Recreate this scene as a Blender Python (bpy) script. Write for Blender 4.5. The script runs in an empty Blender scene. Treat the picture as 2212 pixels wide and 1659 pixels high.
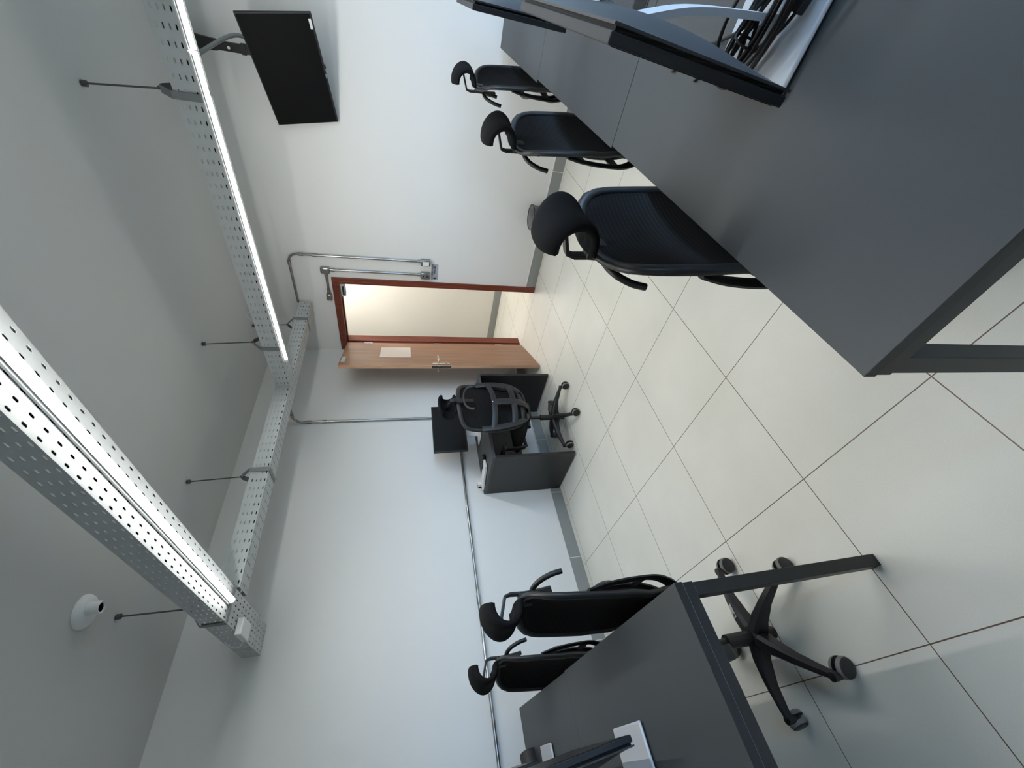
import bpy, math, random
from mathutils import Vector, Matrix
PI = math.pi
random.seed(4)
SC = bpy.context.scene
COL = SC.collection

# ------------------------------------------------------------------ camera
cam_d = bpy.data.cameras.new('camera')
cam = bpy.data.objects.new('camera', cam_d)
COL.objects.link(cam)
cam_d.sensor_fit = 'HORIZONTAL'
cam_d.sensor_width = 36.0
cam_d.lens = 881.607 * 36.0 / 2212.0
cam_d.clip_start = 0.02
R_ = Vector((0.6991544, 0.71488441, -0.01110921))     # room right as the phone saw it
U_ = Vector((-0.17430987, 0.18550241, 0.96705994))    # room up
F_ = Vector((-0.69339686, 0.67418776, -0.25430623))   # view direction
X_, Y_, Z_ = -U_, R_, -F_                              # the phone was held on its side
cam.matrix_world = Matrix(((X_.x, Y_.x, Z_.x, 2.75881637),
                           (X_.y, Y_.y, Z_.y, -1.6653075),
                           (X_.z, Y_.z, Z_.z, 1.45127953),
                           (0, 0, 0, 1)))
SC.camera = cam

# ------------------------------------------------------------------ world, view, light levels
SC.view_settings.view_transform = 'Standard'
SC.view_settings.look = 'None'
SC.view_settings.gamma = 1.0
SC.view_settings.use_curve_mapping = False
SC.view_settings.exposure = 1.45
TUBE_POWER = 54.0          # LED tube emission
CORRIDOR_POWER = 42.0
wd = bpy.data.worlds.new('daylight'); SC.world = wd
wd.use_nodes = True
nt = wd.node_tree; nt.nodes.clear()
o = nt.nodes.new('ShaderNodeOutputWorld'); b = nt.nodes.new('ShaderNodeBackground')
b.inputs[0].default_value = (0.55, 0.74, 1.0, 1); b.inputs[1].default_value = 4.0
geo_w = nt.nodes.new('ShaderNodeTexCoord'); sep_w = nt.nodes.new('ShaderNodeSeparateXYZ'); ramp_w = nt.nodes.new('ShaderNodeValToRGB')
nt.links.new(geo_w.outputs['Generated'], sep_w.inputs[0]); nt.links.new(sep_w.outputs['Z'], ramp_w.inputs[0])
ramp_w.color_ramp.elements[0].position = 0.0; ramp_w.color_ramp.elements[0].color = (0.10, 0.11, 0.10, 1)   # ground outside
ramp_w.color_ramp.elements[1].position = 0.06; ramp_w.color_ramp.elements[1].color = (0.50, 0.72, 1.0, 1)    # sky
nt.links.new(ramp_w.outputs[0], b.inputs[0])
nt.links.new(b.outputs[0], o.inputs[0])

# ------------------------------------------------------------------ constants of the room
XL, YD, H = -0.624, 2.218, 2.886
XR, YB = 4.75, -4.3
TILE = 0.544

# ------------------------------------------------------------------ materials
def srgb(r, g, b):
    f = lambda c: (c / 255 / 12.92) if c / 255 <= 0.04045 else ((c / 255 + 0.055) / 1.055) ** 2.4
    return (f(r), f(g), f(b), 1)

def mat(name, rgb, rough=0.5, metal=0.0, noise=0.0, nscale=40, bump=0.0, bscale=300, spec=0.5, alpha=None, coat=0):
    m = bpy.data.materials.new(name); m.use_nodes = True
    nt = m.node_tree; p = nt.nodes['Principled BSDF']
    c = srgb(*rgb)
    p.inputs['Base Color'].default_value = c
    p.inputs['Roughness'].default_value = rough
    p.inputs['Metallic'].default_value = metal
    p.inputs['Specular IOR Level'].default_value = spec
    if coat: p.inputs['Coat Weight'].default_value = coat
    if alpha is not None: p.inputs['Alpha'].default_value = alpha
    if noise or bump:
        tc = nt.nodes.new('ShaderNodeTexCoord')
    if noise:
        n = nt.nodes.new('ShaderNodeTexNoise'); n.inputs['Scale'].default_value = nscale; n.inputs['Detail'].default_value = 5
        r = nt.nodes.new('ShaderNodeMixRGB'); r.blend_type = 'MIX'
        r.inputs[1].default_value = tuple(max(0, x * (1 - noise)) for x in c[:3]) + (1,)
        r.inputs[2].default_value = tuple(min(1, x * (1 + noise)) for x in c[:3]) + (1,)
        nt.links.new(tc.outputs['Object'], n.inputs['Vector'])
        nt.links.new(n.outputs['Fac'], r.inputs[0]); nt.links.new(r.outputs[0], p.inputs['Base Color'])
    if bump:
        n2 = nt.nodes.new('ShaderNodeTexNoise'); n2.inputs['Scale'].default_value = bscale
        bp = nt.nodes.new('ShaderNodeBump'); bp.inputs['Strength'].default_value = bump; bp.inputs['Distance'].default_value = 0.002
        nt.links.new(tc.outputs['Object'], n2.inputs['Vector'])
        nt.links.new(n2.outputs['Fac'], bp.inputs['Height']); nt.links.new(bp.outputs['Normal'], p.inputs['Normal'])
    return m

def emis(name, rgb, k):
    m = bpy.data.materials.new(name); m.use_nodes = True
    p = m.node_tree.nodes['Principled BSDF']
    p.inputs['Base Color'].default_value = srgb(*rgb)
    p.inputs['Emission Color'].default_value = srgb(*rgb)
    p.inputs['Emission Strength'].default_value = k
    return m

def floor_mat(name, tint):
    m = bpy.data.materials.new(name); m.use_nodes = True
    nt = m.node_tree; p = nt.nodes['Principled BSDF']; N = nt.nodes.new; L = nt.links.new
    geo = N('ShaderNodeNewGeometry'); sx = N('ShaderNodeSeparateXYZ'); L(geo.outputs['Position'], sx.inputs[0])
    def line(out):
        d = N('ShaderNodeMath'); d.operation = 'DIVIDE'; L(out, d.inputs[0]); d.inputs[1].default_value = TILE
        a = N('ShaderNodeMath'); a.operation = 'ADD'; L(d.outputs[0], a.inputs[0]); a.inputs[1].default_value = 100.5
        f = N('ShaderNodeMath'); f.operation = 'FRACT'; L(a.outputs[0], f.inputs[0])
        s = N('ShaderNodeMath'); s.operation = 'SUBTRACT'; L(f.outputs[0], s.inputs[0]); s.inputs[1].default_value = 0.5
        b = N('ShaderNodeMath'); b.operation = 'ABSOLUTE'; L(s.outputs[0], b.inputs[0])
        c = N('ShaderNodeMath'); c.operation = 'LESS_THAN'; L(b.outputs[0], c.inputs[0]); c.inputs[1].default_value = 0.0017 / TILE
        fl = N('ShaderNodeMath'); fl.operation = 'FLOOR'; L(a.outputs[0], fl.inputs[0])
        return c, fl
    cx, fx = line(sx.outputs['X']); cy, fy = line(sx.outputs['Y'])
    mx = N('ShaderNodeMath'); mx.operation = 'MAXIMUM'; L(cx.outputs[0], mx.inputs[0]); L(cy.outputs[0], mx.inputs[1])
    n = N('ShaderNodeTexNoise'); n.inputs['Scale'].default_value = 2.2; n.inputs['Detail'].default_value = 6
    L(geo.outputs['Position'], n.inputs['Vector'])
    n2 = N('ShaderNodeTexNoise'); n2.inputs['Scale'].default_value = 240; L(geo.outputs['Position'], n2.inputs['Vector'])
    ad = N('ShaderNodeMath'); ad.operation = 'MULTIPLY_ADD'; L(n2.outputs['Fac'], ad.inputs[0]); ad.inputs[1].default_value = 0.5; L(n.outputs['Fac'], ad.inputs[2])
    cr = N('ShaderNodeValToRGB'); cr.color_ramp.elements[0].position = 0.45; cr.color_ramp.elements[1].position = 1.05
    cr.color_ramp.elements[0].color = srgb(tint[0] - 7, tint[1] - 6, tint[2] - 9); cr.color_ramp.elements[1].color = srgb(tint[0] + 7, tint[1] + 6, tint[2] + 5)
    L(ad.outputs[0], cr.inputs[0])
    mix = N('ShaderNodeMixRGB'); L(mx.outputs[0], mix.inputs[0]); L(cr.outputs[0], mix.inputs[1]); mix.inputs[2].default_value = srgb(105, 88, 78)
    L(mix.outputs[0], p.inputs['Base Color'])
    p.inputs['Roughness'].default_value = 0.34
    p.inputs['Specular IOR Level'].default_value = 0.45
    return m

def wood_mat(name, c1, c2, scale=(1, 1, 1), rough=0.45, rings=7):
    m = bpy.data.materials.new(name); m.use_nodes = True
    nt = m.node_tree; p = nt.nodes['Principled BSDF']; N = nt.nodes.new; L = nt.links.new
    tc = N('ShaderNodeTexCoord'); mp = N('ShaderNodeMapping'); mp.inputs['Scale'].default_value = scale
    L(tc.outputs['Object'], mp.inputs[0])
    n = N('ShaderNodeTexNoise'); n.inputs['Scale'].default_value = rings; n.inputs['Detail'].default_value = 8; n.inputs['Distortion'].default_value = 0.6
    L(mp.outputs[0], n.inputs['Vector'])
    cr = N('ShaderNodeValToRGB'); cr.color_ramp.elements[0].position = 0.3; cr.color_ramp.elements[1].position = 0.7
    cr.color_ramp.elements[0].color = srgb(*c1); cr.color_ramp.elements[1].color = srgb(*c2)
    L(n.outputs['Fac'], cr.inputs[0]); L(cr.outputs[0], p.inputs['Base Color']); p.inputs['Roughness'].default_value = rough
    return m

def stripe_mat(name, c1, c2, axis, pitch, rough=0.8):
    m = bpy.data.materials.new(name); m.use_nodes = True
    nt = m.node_tree; p = nt.nodes['Principled BSDF']; N = nt.nodes.new; L = nt.links.new
    tc = N('ShaderNodeTexCoord'); s = N('ShaderNodeSeparateXYZ'); L(tc.outputs['Object'], s.inputs[0])
    d = N('ShaderNodeMath'); d.operation = 'DIVIDE'; L(s.outputs[axis], d.inputs[0]); d.inputs[1].default_value = pitch
    a = N('ShaderNodeMath'); a.operation = 'ADD'; L(d.outputs[0], a.inputs[0]); a.inputs[1].default_value = 200.0
    f = N('ShaderNodeMath'); f.operation = 'FRACT'; L(a.outputs[0], f.inputs[0])
    cr = N('ShaderNodeValToRGB'); cr.color_ramp.elements[0].position = 0.62; cr.color_ramp.elements[1].position = 0.8
    cr.color_ramp.elements[0].color = srgb(*c1); cr.color_ramp.elements[1].color = srgb(*c2)
    L(f.outputs[0], cr.inputs[0]); L(cr.outputs[0], p.inputs['Base Color']); p.inputs['Roughness'].default_value = rough
    p.inputs['Specular IOR Level'].default_value = 0.25
    return m

def screen_mesh_mat(name, rgb, pitch, fill):
    # fine wire mesh: a grid of strands with open gaps between them
    m = bpy.data.materials.new(name); m.use_nodes = True
    nt = m.node_tree; p = nt.nodes['Principled BSDF']; N = nt.nodes.new; L = nt.links.new
    tc = N('ShaderNodeTexCoord'); s = N('ShaderNodeSeparateXYZ'); L(tc.outputs['Object'], s.inputs[0])
    at = N('ShaderNodeMath'); at.operation = 'ARCTAN2'; L(s.outputs['Y'], at.inputs[0]); L(s.outputs['X'], at.inputs[1])
    def g(out, k):
        d = N('ShaderNodeMath'); d.operation = 'MULTIPLY'; L(out, d.inputs[0]); d.inputs[1].default_value = k
        a = N('ShaderNodeMath'); a.operation = 'ADD'; L(d.outputs[0], a.inputs[0]); a.inputs[1].default_value = 500
        f = N('ShaderNodeMath'); f.operation = 'FRACT'; L(a.outputs[0], f.inputs[0])
        c = N('ShaderNodeMath'); c.operation = 'LESS_THAN'; L(f.outputs[0], c.inputs[0]); c.inputs[1].default_value = fill
        return c
    c1 = g(at.outputs[0], 0.115 / pitch); c2 = g(s.outputs['Z'], 1 / pitch)
    mx = N('ShaderNodeMath'); mx.operation = 'MAXIMUM'; L(c1.outputs[0], mx.inputs[0]); L(c2.outputs[0], mx.inputs[1])
    L(mx.outputs[0], p.inputs['Alpha']); p.inputs['Base Color'].default_value = srgb(*rgb); p.inputs['Roughness'].default_value = .4
    return m

M = {}
M['wall'] = mat('wall_paint', (222, 222, 220), 0.75, noise=0.012, nscale=3, bump=0.12, bscale=120)
M['ceiling'] = mat('ceiling_paint', (196, 198, 197), 0.85, noise=0.015, nscale=2, bump=0.1, bscale=90)
M['corridor'] = mat('corridor_paint', (228, 226, 220), 0.75, noise=0.01, nscale=3)
M['floor'] = floor_mat('porcelain_floor_tiles', (227, 226, 219))
M['skirting'] = mat('grey_skirting_tile', (142, 145, 143), 0.4, noise=0.06, nscale=6)
M['caulk'] = mat('white_caulk', (222, 224, 224), 0.6, noise=0.01)
M['steel'] = mat('galvanised_steel', (186, 190, 191), 0.5, metal=0.2, noise=0.06, nscale=18)
M['steel_dark'] = mat('galvanised_strap', (126, 130, 131), 0.5, metal=0.3, noise=0.06, nscale=30)
M['conduit'] = mat('grey_metal_conduit', (158, 158, 156), 0.25, metal=0.95, noise=0.05, nscale=30)
M['rod'] = mat('threaded_rod', (88, 90, 92), 0.5, metal=0.6, noise=0.05, nscale=80)
M['white_plastic'] = mat('white_plastic', (225, 226, 226), 0.4, noise=0.01)
M['tube'] = emis('lit_led_tube', (252, 252, 247), TUBE_POWER)
M['tube_side'] = emis('dimmer_led_tube_side', (252, 252, 247), TUBE_POWER * 0.2)
M['corridor_lamp'] = emis('lit_corridor_lamp', (255, 248, 238), CORRIDOR_POWER)
M['frame_wood'] = wood_mat('reddish_door_frame_wood', (92, 38, 24), (122, 58, 38), (6, 6, 0.6), 0.4)
M['door_wood'] = wood_mat('light_brown_door_veneer', (128, 86, 60), (160, 116, 86), (7, 7, 0.35), 0.42, 5)
M['door_edge'] = wood_mat('pale_door_edge', (168, 128, 100), (192, 154, 126), (4, 4, 0.6), 0.5)
M['chrome'] = mat('chrome', (215, 215, 215), 0.15, metal=1.0, noise=0.02)
M['paper'] = mat('clear_sheet_pocket', (214, 196, 184), 0.25, noise=0.02)
M['laminate'] = mat('graphite_laminate', (62, 65, 67), 0.5, noise=0.06, nscale=150, spec=0.5)
M['black_edge'] = mat('black_edge_band', (24, 25, 27), 0.5, noise=0.05, nscale=60)
M['black_metal'] = mat('black_powder_coat', (27, 28, 29), 0.45, noise=0.05, nscale=80)
M['desk_black'] = mat('black_laminate', (30, 31, 33), 0.42, noise=0.06, nscale=120)
M['chair_plastic'] = mat('black_nylon', (28, 29, 31), 0.45, noise=0.06, nscale=90)
M['chair_fabric'] = mat('black_chair_fabric', (15, 16, 18), 0.9, noise=0.25, nscale=400, bump=0.4, bscale=700, spec=0.2)
M['chair_mesh'] = stripe_mat('black_ribbed_mesh', (6, 6, 8), (26, 27, 29), 'Z', 0.0125)
M['tyre'] = mat('grey_caster_tyre', (112, 112, 110), 0.6, noise=0.05)
M['monitor_grey'] = mat('dark_grey_monitor_shell', (50, 53, 58), 0.5, noise=0.05, nscale=200)
M['monitor_navy'] = mat('black_monitor_frame', (22, 25, 32), 0.5, noise=0.05, nscale=200)
M['vent'] = stripe_mat('black_vent_grille', (8, 9, 12), (40, 44, 48), 'X', 0.006, 0.6)
M['screen'] = mat('black_screen', (10, 11, 12), 0.3, noise=0.03, spec=0.25)
M['tv_screen'] = mat('matt_black_tv_screen', (11, 12, 14), 0.5, noise=0.03, spec=0.12)
M['silver'] = mat('silver_stand', (198, 200, 204), 0.4, metal=0.12, noise=0.02, nscale=200)
M['cable'] = mat('black_cable', (16, 17, 19), 0.5, noise=0.05)
M['label'] = mat('pale_label', (206, 202, 190), 0.6, noise=0.03)
M['logo'] = mat('silver_logo', (170, 176, 180), 0.35, metal=0.5, noise=0.02)
M['sign'] = mat('grey_sign_plate', (158, 164, 176), 0.4, noise=0.02)
M['ink'] = mat('black_ink', (18, 20, 26), 0.5, noise=0.02)
M['hole'] = mat('dark_hollow', (10, 10, 10), 0.9, noise=0.1)
M['bin'] = screen_mesh_mat('dark_wire_mesh', (52, 50, 62), 0.006, 0.3)
M['bin_rim'] = mat('black_bin_rim', (22, 20, 32), 0.35, noise=0.02)
M['window_frame'] = mat('white_window_frame', (220, 222, 224), 0.4, noise=0.01)
gm = bpy.data.materials.new('window_glass'); gm.use_nodes = True
gp = gm.node_tree.nodes['Principled BSDF']; gp.inputs['Transmission Weight'].default_value = 1.0; gp.inputs['Roughness'].default_value = 0.0; gp.inputs['IOR'].default_value = 1.05
gp.inputs['Base Color'].default_value = (0.92, 0.97, 1, 1)
M['glass'] = gm

# ------------------------------------------------------------------ mesh builder
class MB:
    def __init__(s): s.v = []; s.f = []; s.mi = []
    def add(s, vs, fs, mi=0):
        n = len(s.v); s.v += [tuple(x) for x in vs]
        for f in fs: s.f.append([i + n for i in f]); s.mi.append(mi)
        return s
    def box(s, x0, x1, y0, y1, z0, z1, mi=0):
        vs = [(x, y, z) for z in (z0, z1) for y in (y0, y1) for x in (x0, x1)]
        return s.add(vs, [(0, 2, 3, 1), (4, 5, 7, 6), (0, 1, 5, 4), (2, 6, 7, 3), (0, 4, 6, 2), (1, 3, 7, 5)], mi)
    def obox(s, c, ax, ay, az, mi=0):
        c = Vector(c); ax, ay, az = Vector(ax), Vector(ay), Vector(az)
        vs = [c + ax * i + ay * j + az * k for k in (-1, 1) for j in (-1, 1) for i in (-1, 1)]
        return s.add(vs, [(0, 2, 3, 1), (4, 5, 7, 6), (0, 1, 5, 4), (2, 6, 7, 3), (0, 4, 6, 2), (1, 3, 7, 5)], mi)
    def prism(s, pts, ax, d, mi=0):
        d = Vector(d); n = len(pts)
        vs = [Vector(q) for q in pts] + [Vector(q) + d for q in pts]
        fs = [tuple(range(n))[::-1], tuple(range(n, 2 * n))] + [(i, (i + 1) % n, (i + 1) % n + n, i + n) for i in range(n)]
        return s.add(vs, fs, mi)
    def tube(s, path, r, n=10, closed=False, flat=None, up=None, mi=0, cap=True):
        # r: radius or list; flat=(a,b) elliptical / box-like section factors
        P = [Vector(q) for q in path]; m = len(P)
        rr = r if isinstance(r, (list, tuple)) else [r] * m
        T = []
        for i in range(m):
            a = P[(i - 1) % m] if (closed or i > 0) else P[i]
            c = P[(i + 1) % m] if (closed or i < m - 1) else P[i]
            t = (c - a); T.append(t.normalized() if t.length > 1e-9 else Vector((0, 0, 1)))
        u = Vector(up) if up else (Vector((0, 0, 1)) if abs(T[0].z) < 0.9 else Vector((1, 0, 0)))
        vs = []
        for i in range(m):
            if up: u = Vector(up)
            w = u - T[i] * u.dot(T[i])
            if w.length < 1e-6: w = Vector((1, 0, 0)) - T[i] * T[i].x
            w.normalize(); u = w; q = T[i].cross(w)
            fa, fb = flat if flat else (1, 1)
            for k in range(n):
                a = 2 * PI * (k + .5) / n
                ca, sa = math.cos(a), math.sin(a)
                if flat and n == 4: ca, sa = math.copysign(1, ca), math.copysign(1, sa)
                vs.append(P[i] + (w * ca * fa + q * sa * fb) * rr[i])
        fs = []
        for i in range(m if closed else m - 1):
            j = (i + 1) % m
            for k in range(n):
                l = (k + 1) % n
                fs.append((i * n + k, i * n + l, j * n + l, j * n + k))
        if cap and not closed: fs += [tuple(range(n))[::-1], tuple(range((m - 1) * n, m * n))]
        return s.add(vs, fs, mi)
    def lathe(s, prof, c=(0, 0, 0), axis='Z', n=24, mi=0):
        vs = []; c = Vector(c)
        for (r, h) in prof:
            for k in range(n):
                a = 2 * PI * k / n; x, y = r * math.cos(a), r * math.sin(a)
                vs.append(c + Vector({'Z': (x, y, h), 'X': (h, x, y), 'Y': (x, h, y)}[axis]))
        m = len(prof); fs = []
        for i in range(m - 1):
            for k in range(n):
                l = (k + 1) % n; fs.append((i * n + k, i * n + l, (i + 1) * n + l, (i + 1) * n + k))
        if prof[0][0] > 1e-6: fs.append(tuple(range(n))[::-1])
        if prof[-1][0] > 1e-6: fs.append(tuple(range((m - 1) * n, m * n)))
        return s.add(vs, fs, mi)
    def grid(s, fn, nu, nv, mi=0):
        vs = [fn(i / nu, j / nv) for j in range(nv + 1) for i in range(nu + 1)]
        fs = [(j * (nu + 1) + i, j * (nu + 1) + i + 1, (j + 1) * (nu + 1) + i + 1, (j + 1) * (nu + 1) + i) for j in range(nv) for i in range(nu)]
        return s.add(vs, fs, mi)
    def perf(s, o, u, v, L, W, us, vs_, su, sv, stag=False):
        # sheet of length L along u and width W along v with slots centred at us x vs_
        o, u, v = Vector(o), Vector(u).normalized(), Vector(v).normalized()
        ub = [0] + [(a + b) / 2 for a, b in zip(us, us[1:])] + [L]
        vb = [0] + [(a + b) / 2 for a, b in zip(vs_, vs_[1:])] + [W]
        for i, a in enumerate(us):
            for j, c in enumerate(vs_):
                x0, x1, y0, y1 = ub[i], ub[i + 1], vb[j], vb[j + 1]
                hx, hy = su / 2, sv / 2; k = min(hx, hy) * .9
                inn = [(a - hx + k, c - hy), (a + hx - k, c - hy), (a + hx, c - hy + k), (a + hx, c + hy - k), (a + hx - k, c + hy), (a - hx + k, c + hy), (a - hx, c + hy - k), (a - hx, c - hy + k)]
                out = [(x0, y0), (x1, y0), (x1, y1), (x0, y1)]
                P = [o + u * p[0] + v * p[1] for p in out + inn]
                s.add(P, [(0, 1, 5, 4), (1, 6, 5), (1, 2, 7, 6), (2, 8, 7), (2, 3, 9, 8), (3, 10, 9), (3, 0, 11, 10), (0, 4, 11)])
        return s
    def build(s, name, m, parent=None, org=(0, 0, 0), smooth=None, bevel=0, solid=0, seg=2):
        me = bpy.data.meshes.new(name)
        ox, oy, oz = org
        me.from_pydata([(x - ox, y - oy, z - oz) for x, y, z in s.v], [], s.f)
        ml = m if isinstance(m, (list, tuple)) else [m]
        for q in ml: me.materials.append(M[q])
        if len(ml) > 1: me.polygons.foreach_set('material_index', s.mi)
        me.update()
        if smooth:
            me.shade_smooth(); me.set_sharp_from_angle(angle=math.radians(smooth))
        o = bpy.data.objects.new(name, me); COL.objects.link(o)
        if parent: o.parent = parent
        else: o.location = org
        if solid:
            q = o.modifiers.new('thickness', 'SOLIDIFY'); q.thickness = solid; q.offset = 0
        if bevel:
            q = o.modifiers.new('bevel', 'BEVEL'); q.width = bevel; q.segments = seg; q.limit_method = 'ANGLE'; q.angle_limit = math.radians(40)
        return o

def tag(o, label, cat, group=None, kind=None):
    if label: o['label'] = label
    if cat: o['category'] = cat
    if group: o['group'] = group
    if kind: o['kind'] = kind
    return o

def empty(name, loc, rz, label, cat, group=None):
    o = bpy.data.objects.new(name, None); COL.objects.link(o)
    o.empty_display_size = 0.1
    o.location = loc; o.rotation_euler = (0, 0, rz)
    return tag(o, label, cat, group)

def struct(o, label=None):
    o['kind'] = 'structure'
    if label: o['label'] = label
    return o

def copy_tree(o, parent=None):
    c = o.copy(); COL.objects.link(c)
    if parent: c.parent = parent
    for ch in [k for k in COL.objects if k.parent == o]: copy_tree(ch, c)
    return c

def bez(pts, n=8):
    # smooth curve through points (Catmull-Rom)
    P = [Vector(p) for p in pts]; out = []
    for i in range(len(P) - 1):
        a = P[i - 1] if i else P[i] * 2 - P[i + 1]; b, c = P[i], P[i + 1]
        d = P[i + 2] if i + 2 < len(P) else P[i + 1] * 2 - P[i]
        for k in range(n):
            t = k / n
            out.append(0.5 * ((2 * b) + (c - a) * t + (2 * a - 5 * b + 4 * c - d) * t * t + (3 * b - a - 3 * c + d) * t ** 3))
    out.append(P[-1]); return out

def text_obj(name, body, size, m, parent, loc, rot, align='CENTER', ext=0.0006, sx=1):
    cu = bpy.data.curves.new(name, 'FONT'); cu.body = body; cu.size = size; cu.extrude = ext
    cu.align_x = align; cu.align_y = 'CENTER'; cu.resolution_u = 2; cu.offset = size * 0.02
    t = bpy.data.objects.new(name + '_t', cu); COL.objects.link(t)
    bpy.context.view_layer.update()
    dg = bpy.context.evaluated_depsgraph_get()
    me = bpy.data.meshes.new_from_object(t.evaluated_get(dg)); me.name = name
    bpy.data.objects.remove(t)
    me.materials.clear(); me.materials.append(M[m])
    o = bpy.data.objects.new(name, me); COL.objects.link(o); o.parent = parent; o.location = loc; o.rotation_euler = rot; o.scale = (sx, 1, 1)
    return o

# ------------------------------------------------------------------ room shell
T = 0.15
CY0, CY1 = YD + T, 3.6           # corridor behind the door
DX0, DX1, DZ = -0.538, 0.28, 2.09  # door opening
struct(MB().box(XL - 3.6, XR + T, YB - T, CY1 + T, -0.12, 0).build('floor', 'floor'), 'pale grey square porcelain tiles with thin dark joints')
struct(MB().box(XL - 3.6, XR + T, YB - T, CY1 + T, H, H + 0.12).build('ceiling', 'ceiling'), 'plain white painted ceiling')
struct(MB().box(XL - T, XL, YB, YD, 0, H).build('wall_left', 'wall'), 'white wall behind the black desk')
WY0, WY1, WZ0, WZ1 = -1.7, 2.0, 0.95, 2.35
struct(MB().box(XR, XR + T, YB, WY0, 0, H).box(XR, XR + T, WY1, CY1, 0, H).box(XR, XR + T, WY0, WY1, 0, WZ0).box(XR, XR + T, WY0, WY1, WZ1, H).build('wall_right', 'wall'))
FT = 0.012
o = MB().box(XL - 3.6, DX0 - 0.03, YD, CY0, 0, H).box(DX1 + 0.03, XR, YD, CY0, 0, H).box(DX0 - 0.03, DX1 + 0.03, YD, CY0, DZ + 0.03, H)
struct(o.build('wall_door', 'wall'), 'white wall with the wooden door')
struct(MB().box(XL - T, XR, YB - T, YB, 0, H).build('wall_back', 'wall'))
w = MB()
for i in range(4):
    y = WY0 + (WY1 - WY0) * i / 3; w.box(XR + 0.04, XR + 0.1, y - (0.05 if i else 0), y + (0.05 if i < 3 else 0), WZ0, WZ1)
w.box(XR + 0.04, XR + 0.1, WY0, WY1, WZ0, WZ0 + 0.05).box(XR + 0.04, XR + 0.1, WY0, WY1, WZ1 - 0.05, WZ1)
wf = struct(w.build('window_1', 'window_frame', bevel=0.004))
MB().box(XR + 0.067, XR + 0.073, WY0, WY1, WZ0, WZ1).build('window_pane', 'glass', wf)
# corridor
struct(MB().box(XL - 3.6, XR + T, CY1, CY1 + T, 0, H).build('wall_corridor', 'corridor'), 'cream corridor wall seen through the open door')
struct(MB().box(XL - 3.6 - T, XL - 3.6, YD, CY1 + T, 0, H).build('wall_corridor_end', 'corridor'))
struct(MB().box(XL - 3.6, XR, CY1 - 0.012, CY1, 0, 0.105).build('baseboard_corridor', 'skirting'))
struct(MB().box(-1.006, -1.004, CY1 - 0.0012, CY1, 0.105, 1.35).build('trim_1', 'corridor'))
# skirting tiles
def skirting(name, x0, x1, y0, y1, joints, axis):
    o = struct(MB().box(x0, x1, y0, y1, 0, 0.108).build(name, 'skirting'), 'grey tile skirting with white joints')
    c = MB()
    ex = 0.0012
    if axis == 'Y':
        c.box(x0, x1 + 0.004, y0, y1, 0.108, 0.114)
        for j in joints: c.box(x0, x1 + ex, j - 0.0025, j + 0.0025, 0.002, 0.108)
    else:
        c.box(x0, x1, y0 - 0.004, y1, 0.108, 0.114)
        for j in joints: c.box(j - 0.0025, j + 0.0025, y0 - ex, y1, 0.002, 0.108)
        c.box(1.2, 1.75, y0 - 0.0022, y0, 0.0, 0.005)
    c.build('skirting_joint', 'caulk', o)
skirting('baseboard_left', XL, XL + 0.011, YB, YD - 0.012, [0.157 - 0.624 * k for k in range(-3, 7)], 'Y')
skirting('baseboard_door', DX1 + 0.07, XR, YD - 0.011, YD, [1.584 - 0.624, 1.584, 1.584 + 0.624, 2.83, 3.45], 'X')

# ------------------------------------------------------------------ door
df = MB()   # frame lining + architraves
aw = 0.066
df.box(DX0 - 0.03, DX0, YD - 0.02, CY0 + 0.005, 0, DZ).box(DX1, DX1 + 0.03, YD - 0.02, CY0 + 0.005, 0, DZ).box(DX0 - 0.03, DX1 + 0.03, YD - 0.02, CY0 + 0.005, DZ, DZ + 0.03)
for (yy0, yy1) in ((YD - 0.018, YD), (CY0, CY0 + 0.018)):
    df.box(DX1 + 0.0, DX1 + aw, yy0, yy1, 0, DZ)
    df.box(DX0 - aw, DX0, yy0, yy1, 0, DZ)
    df.prism([(DX0 - aw, yy0, DZ + aw), (DX1 + aw, yy0, DZ + aw), (DX1 + aw, yy0, DZ), (DX0 - aw, yy0, DZ)], None, (0, yy1 - yy0, 0))
df.box(DX0, DX0 + 0.012, YD + 0.05, YD + 0.075, 0, DZ).box(DX1 - 0.012, DX1, YD + 0.05, YD + 0.075, 0, DZ).box(DX0, DX1, YD + 0.05, YD + 0.075, DZ - 0.012, DZ)
fr = struct(df.build('door_1', 'frame_wood', bevel=0.003), 'dark reddish wooden door frame')
HX, HY = -0.492, 2.192
LA = math.atan2(-0.915, 0.4036)
leaf = empty('door_leaf', (HX, HY, 0.008), LA, 'light brown wooden door leaf standing open into the room', 'door')
LW, LT, LH = 0.79, 0.035, 2.075
# local: x along the leaf from the hinge, +y is the face seen by the camera
MB().box(0, LW - 0.002, -LT, 0, 0, LH).build('door_panel', 'door_wood', leaf, bevel=0.0015)
MB().box(LW - 0.002, LW + 0.002, -LT, 0, 0, LH).build('door_edge', 'door_edge', leaf)
pk = MB().box(0.19, 0.535, 0, 0.0018, 1.375, 1.695)
pko = pk.build('sheet_pocket', 'paper', None, bevel=0.0005)
pko.parent = leaf
pko['label'] = 'clear plastic sheet pocket'
for xx in (0.187, 0.533): MB().box(xx, xx + 0.005, 0, 0.0035, 1.375, 1.695).build('pocket_edge', 'white_plastic', pko)
MB().box(0.56, 0.70, 0, 0.014, 2.022, 2.058).build('magnet_plate', 'steel', leaf, bevel=0.002)
hp = MB().box(0.735, 0.768, 0, 0.007, 0.98, 1.16).box(0.735, 0.768, -LT - 0.007, -LT, 0.98, 1.16).build('handle_plate', 'chrome', leaf, bevel=0.003)
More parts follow.
